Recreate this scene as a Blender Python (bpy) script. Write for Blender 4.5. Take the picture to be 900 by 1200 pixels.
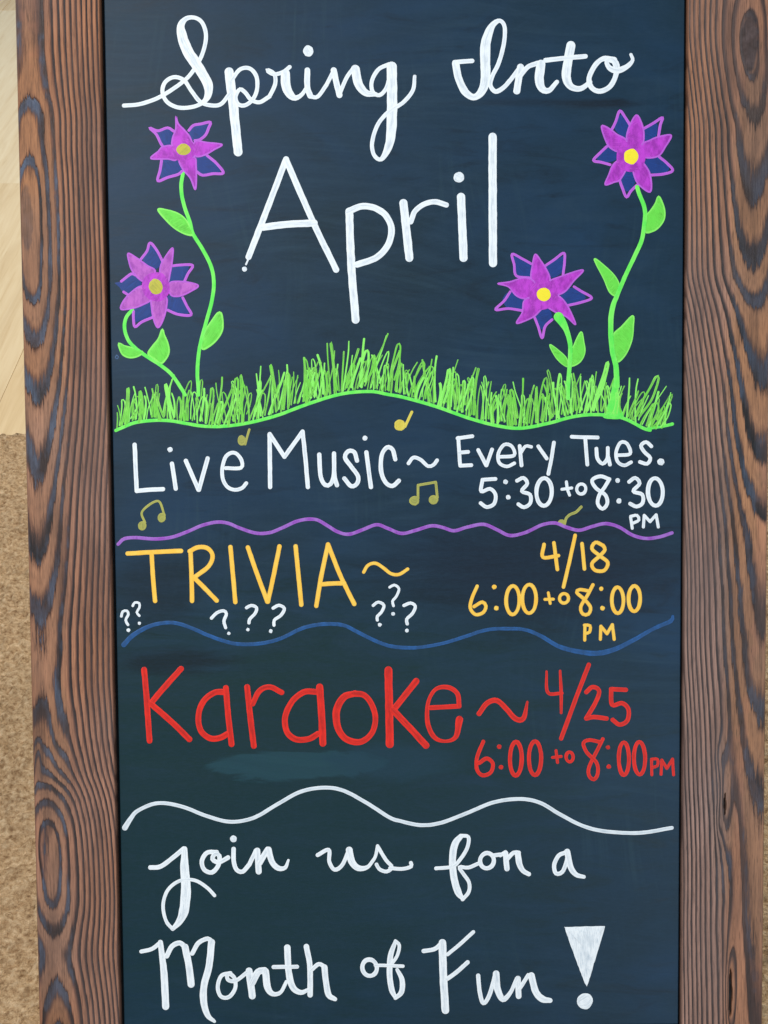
import bpy, bmesh, math, random
import numpy as np
from mathutils import Matrix, Vector

random.seed(7); rng = np.random.default_rng(7)
scene = bpy.context.scene
for o in list(bpy.data.objects): bpy.data.objects.remove(o)
C = scene.collection

# ---------------------------------------------------------------- camera, light, exposure
F_PX = 1648.0                      # focal length in pixels of the 900 x 1200 photograph
PITCH = math.radians(34.0)         # the phone looks down at the sign
LEAN = math.radians(30.3)          # the sign leans back
DIST = 1.5
HALF = 0.62                        # sign foot lies this far below the picture centre, along the board
FOOT_Z = 0.020
centre_z = HALF * math.cos(LEAN) + FOOT_Z
CAM = Vector((0, 0, centre_z + DIST * math.sin(PITCH)))
cam_rot = Matrix.Rotation(math.pi/2 - PITCH, 4, 'X') @ Matrix.Rotation(-0.0073, 4, 'Z')
cd = bpy.data.cameras.new('camera'); cam = bpy.data.objects.new('camera', cd); C.objects.link(cam)
cam.matrix_world = Matrix.Translation(CAM) @ cam_rot
cd.sensor_fit = 'VERTICAL'; cd.sensor_height = 24.0; cd.lens = 24.0 * F_PX / 1200.0
cd.clip_start = 0.01; cd.clip_end = 100
scene.camera = cam

w = bpy.data.worlds.new('World'); scene.world = w; w.use_nodes = True
bg = w.node_tree.nodes['Background']; bg.inputs[0].default_value = (0.66, 0.83, 1.0, 1); bg.inputs[1].default_value = 0.56

def area(name, loc, target, size, power, col):
    l = bpy.data.lights.new(name, 'AREA'); l.shape = 'RECTANGLE'; l.size, l.size_y = size; l.energy = power; l.color = col
    o = bpy.data.objects.new(name, l); C.objects.link(o); o.location = loc
    o.rotation_euler = (Vector(target) - Vector(loc)).to_track_quat('-Z', 'Y').to_euler()
    return o
area('window_light', (-1.7, -0.5, 3.0), (0, 1.4, 0.5), (2.0, 1.6), 72, (1.0, 0.97, 0.93))
area('board_sheen_light', (1.9, -2.8, 1.1), (0.2, 1.2, 0.4), (1.3, 1.5), 34, (0.72, 0.86, 1.0))  # added unseen lamp: gives the board's lower right a cool sheen
area('room_light', (1.6, 4.2, 3.2), (-0.5, 2.6, 0), (1.5, 1.5), 125, (1.0, 0.92, 0.80))

scene.render.engine = 'CYCLES'
vs = scene.view_settings; vs.view_transform = 'Standard'; vs.look = 'None'; vs.gamma = 1; vs.exposure = 0.20

# ---------------------------------------------------------------- sign frame of reference
U = Vector((1, 0, 0)); V = Vector((0, math.sin(LEAN), math.cos(LEAN))); N = U.cross(V)
view = Vector((0, math.cos(PITCH), -math.sin(PITCH)))
centre = CAM + view * DIST
base = centre - V * HALF
SIGN = Matrix.Translation(base) @ Matrix(((U.x, V.x, N.x), (U.y, V.y, N.y), (U.z, V.z, N.z))).to_4x4()
def ray(px, py):
    return (cam_rot.to_3x3() @ Vector(((px - 450) / F_PX, (600 - py) / F_PX, -1)))
SINV = SIGN.inverted()
def P(px, py):
    """a spot on the board face (sign coordinates, metres)"""
    d = ray(px, py); t = (base - CAM).dot(N) / d.dot(N); q = SINV @ (CAM + d * t)
    return (q.x, q.y)
def floor_at(px, py):
    d = ray(px, py); t = -CAM.z / d.z; return CAM + d * t
MM = DIST / F_PX                   # about the size of one photograph pixel on the board

# ---------------------------------------------------------------- helpers
def setk(o, label=None, cat=None, kind=None, group=None):
    if label: o['label'] = label
    if cat: o['category'] = cat
    if kind: o['kind'] = kind
    if group: o['group'] = group
    return o
def link(o, parent=None):
    C.objects.link(o)
    if parent is not None: o.parent = parent
    return o
def empty(name, parent=None):
    o = bpy.data.objects.new(name, None); o.empty_display_size = 0.05
    return link(o, parent)
def mesh_obj(name, verts, faces, mat, parent=None, attrs=None, smooth=False):
    m = bpy.data.meshes.new(name); m.from_pydata(verts, [], faces); 
    for k, vals in (attrs or {}).items():
        a = m.attributes.new(k, 'FLOAT', 'POINT'); a.data.foreach_set('value', np.asarray(vals, dtype=np.float32))
    if smooth: m.polygons.foreach_set('use_smooth', [True] * len(m.polygons))
    m.materials.append(mat); m.update()
    return link(bpy.data.objects.new(name, m), parent)
def box_obj(name, lo, hi, mat, parent=None, bevel=0.0015, seg=2):
    bm = bmesh.new(); bmesh.ops.create_cube(bm, size=1)
    for v in bm.verts:
        v.co = Vector([lo[i] + (v.co[i] + .5) * (hi[i] - lo[i]) for i in range(3)])
    if bevel: bmesh.ops.bevel(bm, geom=bm.edges[:], offset=bevel, segments=seg, affect='EDGES', profile=.5)
    m = bpy.data.meshes.new(name); bm.to_mesh(m); bm.free(); m.materials.append(mat)
    return link(bpy.data.objects.new(name, m), parent)

class NT:
    def __init__(s, name):
        s.m = bpy.data.materials.new(name); s.m.use_nodes = True; s.t = s.m.node_tree; s.b = s.t.nodes['Principled BSDF']
    def n(s, typ, **kw):
        x = s.t.nodes.new(typ)
        for k, v in kw.items(): setattr(x, k, v)
        return x
    def put(s, sock, v):
        if hasattr(v, 'is_output') or isinstance(v, bpy.types.NodeSocket): s.t.links.new(v, sock)
        else: sock.default_value = v
    def math(s, op, a, b=0.0, c=0.0):
        x = s.n('ShaderNodeMath', operation=op)
        for i, v in enumerate((a, b, c)): s.put(x.inputs[i], v)
        return x.outputs[0]
    def noise(s, vec, scale=(1, 1, 1), detail=3, rough=.55, sc=1.0, dist=0.0):
        mp = s.n('ShaderNodeMapping'); s.put(mp.inputs[0], vec); mp.inputs['Scale'].default_value = scale
        x = s.n('ShaderNodeTexNoise'); s.put(x.inputs['Vector'], mp.outputs[0]); x.inputs['Scale'].default_value = sc
        x.inputs['Detail'].default_value = detail; x.inputs['Roughness'].default_value = rough; x.inputs['Distortion'].default_value = dist
        return x.outputs[0]
    def ramp(s, fac, stops, interp='LINEAR'):
        r = s.n('ShaderNodeValToRGB'); s.put(r.inputs[0], fac); e = r.color_ramp.elements; r.color_ramp.interpolation = interp
        while len(e) < len(stops): e.new(.5)
        for el, (p, c) in zip(e, stops): el.position = p; el.color = tuple(c) + (1,) if len(c) == 3 else c
        return r.outputs[0]
    def mix(s, f, a, b, mode='MIX'):
        x = s.n('ShaderNodeMix', data_type='RGBA', blend_type=mode)
        s.put(x.inputs[0], f)
        for i, v in ((6, a), (7, b)): s.put(x.inputs[i], v if not isinstance(v, tuple) or len(v) == 4 else v + (1,))
        return x.outputs[2]
    def attr(s, name): return s.n('ShaderNodeAttribute', attribute_name=name).outputs['Fac']
    def obj(s): return s.n('ShaderNodeTexCoord').outputs['Object']
    def bump(s, h, strength, dist):
        x = s.n('ShaderNodeBump'); s.put(x.inputs['Height'], h); x.inputs['Strength'].default_value = strength; x.inputs['Distance'].default_value = dist
        s.t.links.new(x.outputs[0], s.b.inputs['Normal'])
def srgb(r, g, b):
    f = lambda c: (c/255/12.92 if c/255 <= .04045 else ((c/255+.055)/1.055)**2.4)
    return (f(r), f(g), f(b))

# ---------------------------------------------------------------- materials
def paint(name, col, thin, edge=None, patch=None, streak=1.0, rough=.5):
    """marker paint: dense at the stroke's rim, a little thinner and streaky inside"""
    t = NT(name); ac = t.attr('across'); al = t.attr('along'); ob = t.obj()
    cv = t.n('ShaderNodeCombineXYZ'); t.put(cv.inputs[0], t.math('MULTIPLY', ac, 3.5)); t.put(cv.inputs[1], t.math('MULTIPLY', al, .05)); t.put(cv.inputs[2], t.attr('seed'))
    st = t.noise(cv.outputs[0], detail=3, sc=1.3)
    cl = t.noise(ob, detail=4, sc=95)
    a2 = t.math('POWER', t.math('ABSOLUTE', ac), 2.5)
    f = t.math('ADD', t.math('MULTIPLY', st, .85 * streak), t.math('MULTIPLY', cl, .45 * streak))
    f = t.math('SUBTRACT', f, t.math('MULTIPLY', a2, .45))
    f = t.math('SUBTRACT', f, .25)
    c = t.ramp(f, [(0, edge or col), (.28, col), (.72, thin)])
    if patch: c = t.mix(t.ramp(t.noise(ob, (130, 60, 1), detail=4, rough=.65), [(.40, (0, 0, 0)), (.60, (1, 1, 1))]), c, patch)
    t.put(t.b.inputs['Base Color'], c); t.b.inputs['Roughness'].default_value = rough; t.b.inputs['Specular IOR Level'].default_value = .35
    t.bump(t.math('ADD', st, cl), .2, .0003)
    return t.m
M = {}
M['white'] = paint('white_marker', (.86, .87, .86), (.43, .49, .54))
M['cream'] = paint('cream_marker', (.76, .79, .80), (.32, .38, .43))
M['amber'] = paint('amber_marker', srgb(250, 205, 84), srgb(238, 176, 58), srgb(246, 190, 70), srgb(250, 190, 62), .8)
M['red'] = paint('red_marker', srgb(234, 34, 10), srgb(172, 20, 8), srgb(238, 42, 18), None, 1.2)
M['green'] = paint('green_marker', srgb(118, 238, 84), srgb(80, 204, 66), srgb(134, 236, 104), srgb(92, 228, 78), .8)
M['blade'] = paint('grass_green_marker', srgb(142, 230, 84), srgb(62, 124, 46), srgb(158, 234, 110), srgb(112, 206, 62), 1.2)
M['leafline'] = paint('leaf_outline_marker', srgb(144, 238, 98), srgb(108, 212, 72))
M['leaf'] = paint('leaf_fill_marker', srgb(120, 230, 78), srgb(88, 186, 50), None, srgb(106, 218, 68), 1.2)
M['violet'] = paint('violet_marker', srgb(216, 90, 212), srgb(156, 40, 164), srgb(216, 98, 216), srgb(194, 60, 200), 1.6)
M['lilac'] = paint('lilac_marker', srgb(192, 94, 208), srgb(158, 66, 180), srgb(198, 104, 212))
M['pinkviolet'] = paint('pink_violet_marker', srgb(218, 126, 204), srgb(158, 64, 166), srgb(218, 130, 208), srgb(194, 96, 192), 1.7)
M['purpleline'] = paint('purple_marker', srgb(150, 72, 178), srgb(116, 62, 150), srgb(166, 84, 196), srgb(160, 104, 190))
M['blue'] = paint('blue_marker', srgb(14, 62, 138), srgb(12, 44, 102), None, srgb(12, 52, 120), 1.2)
M['blueline'] = paint('blue_line_marker', srgb(28, 84, 142), srgb(22, 58, 94), srgb(36, 92, 152), srgb(24, 70, 116))
M['yellow'] = paint('yellow_marker', srgb(248, 226, 44), srgb(222, 190, 40), None, None, .8)
M['dullyellow'] = paint('dull_yellow_marker', srgb(196, 186, 62), srgb(150, 148, 56))
M['olive'] = paint('olive_marker', srgb(172, 168, 78), srgb(120, 124, 66), srgb(186, 180, 84))
M['gold'] = paint('gold_marker', srgb(222, 200, 74), srgb(190, 166, 48), srgb(228, 208, 92))
M['drop'] = paint('dried_water_mark', srgb(66, 96, 134), srgb(50, 76, 110))

def board_material():
    t = NT('chalkboard_paint'); ob = t.obj()
    warp = t.noise(ob, (3, 4, 1), detail=3, sc=1.5)
    big = t.noise(ob, (1.2, 2.0, 1), detail=4, sc=3.2, rough=.6, dist=.8)
    swipe = t.noise(ob, (2.2, 9, 1), detail=5, sc=4.0, rough=.62, dist=1.2)
    fine = t.noise(ob, (140, 520, 1), detail=2, sc=1.0)
    c = t.ramp(big, [(.28, srgb(12, 38, 50)), (.5, srgb(14, 43, 61)), (.72, srgb(18, 50, 75))])
    c = t.mix(t.math('MULTIPLY', t.ramp(swipe, [(.50, (0, 0, 0)), (.72, (1, 1, 1))]), .38), c, srgb(30, 56, 74))
    c = t.mix(t.math('MULTIPLY', t.ramp(swipe, [(.28, (1, 1, 1)), (.44, (0, 0, 0))]), .5), c, srgb(8, 20, 28))
    # wiping streaks: long thin arcs of leftover chalk dust, mostly sideways
    wv = t.n('ShaderNodeVectorMath', operation='ADD'); t.put(wv.inputs[0], ob)
    nz = t.n('ShaderNodeTexNoise'); nz.inputs['Scale'].default_value = 2.6; nz.inputs['Detail'].default_value = 1; t.put(nz.inputs['Vector'], ob)
    sc_ = t.n('ShaderNodeVectorMath', operation='SCALE'); t.put(sc_.inputs[0], nz.outputs['Color']); sc_.inputs['Scale'].default_value = .16; t.put(wv.inputs[1], sc_.outputs[0])
    arcs = t.noise(wv.outputs[0], (5, 150, 1), detail=4, rough=.6)
    zone = t.ramp(t.noise(ob, (3.2, 4.6, 1), detail=2, sc=1.6), [(.44, (0, 0, 0)), (.62, (1, 1, 1))])
    c = t.mix(t.math('MULTIPLY', t.math('MULTIPLY', t.ramp(arcs, [(.45, (0, 0, 0)), (.75, (1, 1, 1))]), zone), .22), c, srgb(50, 76, 90))
    vert = t.noise(wv.outputs[0], (170, 7, 1), detail=3)
    zon2 = t.ramp(t.noise(ob, (4.1, 3.0, 1), detail=2, sc=2.0), [(.5, (0, 0, 0)), (.66, (1, 1, 1))])
    c = t.mix(t.math('MULTIPLY', t.math('MULTIPLY', t.ramp(vert, [(.5, (0, 0, 0)), (.8, (1, 1, 1))]), zon2), .45), c, srgb(40, 66, 76))
    sep = t.n('ShaderNodeSeparateXYZ'); t.put(sep.inputs[0], ob)
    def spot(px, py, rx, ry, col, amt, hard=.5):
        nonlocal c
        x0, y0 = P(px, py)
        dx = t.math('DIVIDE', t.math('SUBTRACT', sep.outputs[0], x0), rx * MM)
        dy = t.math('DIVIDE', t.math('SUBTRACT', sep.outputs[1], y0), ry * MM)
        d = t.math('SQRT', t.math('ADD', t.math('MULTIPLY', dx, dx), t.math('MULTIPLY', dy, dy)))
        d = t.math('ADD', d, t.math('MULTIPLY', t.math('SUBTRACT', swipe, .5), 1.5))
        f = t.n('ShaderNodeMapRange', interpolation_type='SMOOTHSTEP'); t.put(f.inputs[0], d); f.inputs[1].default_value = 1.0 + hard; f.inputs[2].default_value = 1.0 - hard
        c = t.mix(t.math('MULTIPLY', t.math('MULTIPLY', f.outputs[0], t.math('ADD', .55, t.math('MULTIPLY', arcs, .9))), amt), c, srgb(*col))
    spot(300, 870, 330, 150, (14, 43, 43), .9, .8)      # greenish reflection painted into the board colour, lower left
    spot(260, 1060, 300, 160, (13, 43, 48), .85, .8)  # the same painted reflection, further down
    spot(640, 660, 170, 60, (9, 22, 36), .7, .6)
    spot(345, 896, 105, 18, (36, 74, 84), .5, .12)      # wiped smear under the red word
    spot(455, 893, 70, 22, (24, 54, 68), .6, .35)
    spot(185, 690, 50, 40, (8, 26, 36), .6, .5)
    spot(700, 122, 45, 5, (8, 18, 28), .8, .7)
    spot(600, 120, 60, 4, (8, 18, 28), .4, .7)
    spot(205, 775, 60, 14, (7, 20, 28), .7, .6)
    spot(690, 560, 120, 30, (9, 20, 34), .3, .6)
    t.put(t.b.inputs['Base Color'], t.mix(t.math('MULTIPLY', t.ramp(fine, [(.4, (0, 0, 0)), (.8, (1, 1, 1))]), .16), c, srgb(36, 60, 84)))
    t.put(t.b.inputs['Roughness'], t.math('ADD', .34, t.math('MULTIPLY', swipe, .2)))
    t.b.inputs['Specular IOR Level'].default_value = .25
    t.bump(t.math('ADD', t.math('MULTIPLY', fine, .5), t.noise(ob, (60, 220, 1), detail=3)), .12, .0006)
    return t.m
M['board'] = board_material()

def wood_material(name, tone, sky_sheen):
    t = NT(name); ob = t.obj(); ring = t.attr('ring'); knot = t.attr('knot'); blue = t.attr('blue')
    rag = t.noise(ob, (620, 34, 60), detail=5, rough=.72)           # torn fibre ends along the rings
    wig = t.noise(ob, (22, 4, 10), detail=3)
    fib = t.noise(ob, (1000, 26, 60), detail=4, rough=.7)
    f = t.math('ADD', ring, t.math('MULTIPLY', t.math('SUBTRACT', rag, .5), t.math('ADD', .34, t.math('MULTIPLY', blue, .35))))
    f = t.math('ADD', f, t.math('MULTIPLY', t.math('SUBTRACT', wig, .5), .45))
    fr = t.math('FRACT', f)
    a, b, dk, d2 = tone
    c = t.ramp(fr, [(0, d2), (.05, b), (.12, a), (.48, a), (.66, b), (.80, dk), (.93, d2), (1.0, d2)])
    cw = t.ramp(fr, [(0, d2), (.04, b), (.14, a), (.48, a), (.60, b), (.68, dk), (.93, d2), (1.0, d2)])
    big = t.noise(ob, (9, 3, 4), detail=3, sc=1.6)
    c = t.mix(blue, c, cw)
    # every ring took the flame differently: some are faint, some charred, with thin false rings between
    rv = t.n('ShaderNodeCombineXYZ'); t.put(rv.inputs[0], t.math('MULTIPLY', t.math('FLOOR', t.math('ADD', f, .25)), 7.31)); sp = t.n('ShaderNodeSeparateXYZ'); t.put(sp.inputs[0], ob); t.put(rv.inputs[1], t.math('MULTIPLY', sp.outputs[1], 2.2))
    rr = t.noise(rv.outputs[0], detail=2, sc=1.0)
    c = t.mix(t.math('MULTIPLY', t.ramp(rr, [(.46, (0, 0, 0)), (.66, (1, 1, 1))]), .25), c, b)
    fals = t.math('FRACT', t.math('ADD', t.math('MULTIPLY', f, 3.0), t.math('MULTIPLY', wig, 1.5)))
    c = t.mix(t.math('MULTIPLY', t.ramp(fals, [(.62, (0, 0, 0)), (.9, (1, 1, 1)), (1, (0, 0, 0))]), t.math('MULTIPLY', rag, .34)), c, dk)
    # blue-grey sky reflection painted into the colour of the wide dark bands
    band = t.n('ShaderNodeMapRange'); t.put(band.inputs[0], fr); band.inputs[1].default_value = .60; band.inputs[2].default_value = .74
    sheen = t.math('MULTIPLY', t.math('MULTIPLY', band.outputs[0], blue), t.ramp(t.noise(ob, (60, 16, 20), detail=4), [(.38, (0, 0, 0)), (.6, (1, 1, 1))]))
    c = t.mix(t.math('MULTIPLY', sheen, sky_sheen), c, srgb(92, 108, 136))
    c = t.mix(t.math('MULTIPLY', t.ramp(big, [(.40, (0, 0, 0)), (.68, (1, 1, 1))]), .42), c, srgb(104, 82, 74))
    c = t.mix(.8, c, t.mix(blue, (1.06, .98, .94), (.94, .94, .86)), 'MULTIPLY')
    c = t.mix(.5, c, t.ramp(t.noise(ob, (70, 5, 10), detail=4, rough=.6), [(.3, (.62, .6, .6)), (.55, (1, 1, 1)), (.75, (1.25, 1.22, 1.2))]), 'MULTIPLY')
    char = t.ramp(t.noise(ob, (40, 4.5, 10), detail=4, rough=.62), [(.50, (0, 0, 0)), (.68, (1, 1, 1))])
    c = t.mix(t.math('MULTIPLY', char, .42), c, dk)
    c = t.mix(knot, c, t.ramp(t.noise(ob, (120, 120, 60), detail=4), [(.3, srgb(34, 26, 25)), (.7, srgb(74, 62, 62))]))
    c = t.mix(.8, c, t.ramp(fib, [(.25, (.35, .33, .33)), (.5, (1, 1, 1)), (.8, (1.4, 1.38, 1.36))]), 'MULTIPLY')
    pore = t.ramp(t.noise(ob, (1300, 60, 60), detail=2), [(.30, (1, 1, 1)), (.40, (0, 0, 0))])
    c = t.mix(t.math('MULTIPLY', pore, .5), c, d2)
    c = t.mix(t.math('MULTIPLY', t.attr('arris'), .6), c, b)
    hs = t.n('ShaderNodeHueSaturation'); hs.inputs['Saturation'].default_value = .48; hs.inputs['Value'].default_value = .86; t.put(hs.inputs['Color'], c)
    cool = t.mix(1.0, hs.outputs[0], (1.0, .95, .98), 'MULTIPLY')
    c = t.mix(t.attr('weather'), c, t.mix(.18, cool, srgb(112, 92, 86)))
    crack = t.attr('crack'); c = t.mix(crack, c, (.012, .009, .008))
    t.put(t.b.inputs['Base Color'], c)
    t.put(t.b.inputs['Roughness'], t.ramp(fr, [(0, (.6,) * 3), (.6, (.6,) * 3), (.9, (.46,) * 3), (1, (.5,) * 3)]))
    t.b.inputs['Specular IOR Level'].default_value = .35
    prof = t.ramp(fr, [(0, (0, 0, 0)), (.05, (.9, .9, .9)), (.5, (1, 1, 1)), (.8, (.45,) * 3), (.95, (.0,) * 3)])
    h = t.math('ADD', prof, t.math('MULTIPLY', fib, .35)); h = t.math('SUBTRACT', h, t.math('MULTIPLY', crack, 3))
    t.bump(h, .55, .0011)
    return t.m
M['wood_left'] = wood_material('burnt_oiled_pine', (srgb(168, 112, 74), srgb(118, 74, 50), srgb(48, 29, 24), srgb(18, 12, 12)), .68)
M['wood_right'] = wood_material('burnt_oiled_pine_greyer', (srgb(172, 120, 86), srgb(124, 86, 66), srgb(44, 31, 28), srgb(15, 11, 11)), .38)

t = NT('dark_recess'); t.b.inputs['Base Color'].default_value = (.006, .006, .007, 1); t.b.inputs['Roughness'].default_value = .9; M['dark'] = t.m
t = NT('hinge_steel'); t.b.inputs['Base Color'].default_value = (.25, .25, .26, 1); t.b.inputs['Metallic'].default_value = 1; t.b.inputs['Roughness'].default_value = .45
t.put(t.b.inputs['Roughness'], t.math('ADD', .35, t.math('MULTIPLY', t.noise(t.obj(), sc=80), .25))); M['steel'] = t.m

def carpet_material():
    t = NT('tan_loop_carpet'); ob = t.obj()
    n1 = t.noise(ob, detail=4, sc=135, rough=.7); n2 = t.noise(ob, detail=3, sc=4); n3 = t.noise(ob, detail=2, sc=520, rough=.7); n4 = t.noise(ob, detail=3, sc=62)
    c = t.ramp(n1, [(.32, srgb(128, 97, 70)), (.48, srgb(194, 160, 122)), (.68, srgb(234, 204, 166))])
    c = t.mix(t.math('MULTIPLY', t.ramp(n4, [(.36, (1, 1, 1)), (.5, (0, 0, 0))]), .3), c, srgb(122, 94, 70))
    c = t.mix(.2, c, t.ramp(n2, [(.3, srgb(150, 118, 80)), (.7, srgb(190, 152, 100))]))
    t.put(t.b.inputs['Base Color'], c); t.b.inputs['Roughness'].default_value = .95; t.b.inputs['Specular IOR Level'].default_value = .1
    t.bump(t.math('ADD', n1, t.math('MULTIPLY', n3, .6)), 1.0, .006)
    return t.m
M['carpet'] = carpet_material()
def plank_material(k):
    t = NT('pale_oak_plank'); ob = t.obj()
    g = t.noise(ob, (60, 3.2, 10), detail=5, sc=1, rough=.62, dist=.6); g2 = t.noise(ob, (14, 1.2, 4), detail=3, sc=1, dist=1.4)
    lt, md, dk = [((216, 192, 152), (208, 181, 138), (184, 152, 106)), ((212, 184, 140), (202, 172, 126), (176, 140, 94)), ((222, 202, 166), (214, 190, 150), (196, 168, 126))][k]
    c = t.ramp(g, [(.22, srgb(*dk)), (.42, srgb(*md)), (.68, srgb(*lt))])
    c = t.mix(t.math('MULTIPLY', t.ramp(g2, [(.5, (0, 0, 0)), (.72, (1, 1, 1))]), .5), c, srgb(*dk))
    t.put(t.b.inputs['Base Color'], c); t.b.inputs['Roughness'].default_value = .5; t.bump(g, .15, .001)
    return t.m
M['plank'] = [plank_material(k) for k in range(3)]
t = NT('floor_underlay'); t.put(t.b.inputs['Base Color'], t.ramp(t.noise(t.obj(), sc=20), [(.3, srgb(96, 72, 46)), (.7, srgb(120, 92, 60))])); t.b.inputs['Roughness'].default_value = .9; M['under'] = t.m

# ---------------------------------------------------------------- floor: carpet in front, oak planks behind
edge_y = floor_at(15, 515).y
sub = mesh_obj('floor', [(-3, -1, -.012), (3, -1, -.012), (3, 7.5, -.012), (-3, 7.5, -.012)], [(0, 1, 2, 3)], M['under']); setk(sub, kind='structure')
seam = floor_at(15, 437); butt_y = floor_at(12, 215).y
PW, PL = .66, butt_y - edge_y - .001
plank_mesh = {}
def plank(x0, y0, ln, k):
    key = (round(ln, 3), k)
    if key not in plank_mesh:
        o = box_obj('plank', (.0005, .0005, -.0118), (PW - .0005, ln - .0005, 0), M['plank'][k], sub, .0006, 1); plank_mesh[key] = o.data
    else:
        o = link(bpy.data.objects.new('plank', plank_mesh[key]), sub)
    o.location = (x0, y0, 0)
i0 = -10
for i in range(-3, 6):
    x0 = seam.x - PW + i * PW
    y = edge_y + .002
    if i > 0 or i < -1: first = [.9, 1.5, 1.1, .6][i % 4]
    elif i == 0: first = PL
    else: first = butt_y - edge_y
    k = [0, 1, 2, 1, 0, 2][i % 6]
    if i in (0, -1): k = 0
    if i == 1: k = 1
    while y < 7.0:
        ln = first; first = 1.8
        plank(x0, y, ln, k); y += ln; k = (k + 2) % 3

def value_noise(X, Y, s, seed):
    r = np.random.default_rng(seed); G = r.random((256, 256)); x = X / s; y = Y / s
    xi = np.floor(x).astype(int); yi = np.floor(y).astype(int); fx = x - xi; fy = y - yi
    fx = fx * fx * (3 - 2 * fx); fy = fy * fy * (3 - 2 * fy)
    g = lambda a, b: G[a % 256, b % 256]
    return (g(xi, yi) * (1 - fx) + g(xi + 1, yi) * fx) * (1 - fy) + (g(xi, yi + 1) * (1 - fx) + g(xi + 1, yi + 1) * fx) * fy
step = .0045
xs = np.arange(-1.15, 1.15, step); ys = np.append(np.arange(.35, edge_y, step), edge_y)
X, Y = np.meshgrid(xs, ys)
Z = .002 + .0110 * np.abs(value_noise(X, Y, .012, 1) - .5) * 1.6 + .006 * value_noise(X + .3 * Y, Y, .0062, 2) + .004 * value_noise(X, Y, .05, 3)
Z[-1, :] = -.010
nx = len(xs); idx = np.arange(Z.size).reshape(Z.shape)
q = np.stack([idx[:-1, :-1], idx[:-1, 1:], idx[1:, 1:], idx[1:, :-1]], -1).reshape(-1, 4)
carpet = mesh_obj('carpet', np.stack([X, Y, Z], -1).reshape(-1, 3).tolist(), q.tolist(), M['carpet'], smooth=True); setk(carpet, kind='structure')

# ---------------------------------------------------------------- the sign
sign = empty('chalkboard_sign'); sign.matrix_world = SIGN
setk(sign, 'dark chalkboard sign in a burnt pine frame, hand lettered with a spring events list', 'sign')

xl_in = (P(120, 0)[0] + P(140, 1200)[0]) / 2; xr_in = (P(805, 0)[0] + P(797.5, 1200)[0]) / 2
xl_out = (P(20, 0)[0] + P(47, 1200)[0]) / 2; wid = xl_in - xl_out; xr_out = xr_in + wid
y_top = P(450, -5)[1]; y_bot = .055
PROUD = .006                       # frame stands this far in front of the board face
TH = .022
gap = .0035
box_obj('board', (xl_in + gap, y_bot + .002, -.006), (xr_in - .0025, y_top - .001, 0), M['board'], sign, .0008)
box_obj('backing', (xl_in - .02, y_bot - .02, -.013), (xr_in + .02, y_top + .02, -.0065), M['dark'], sign, 0)

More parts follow.
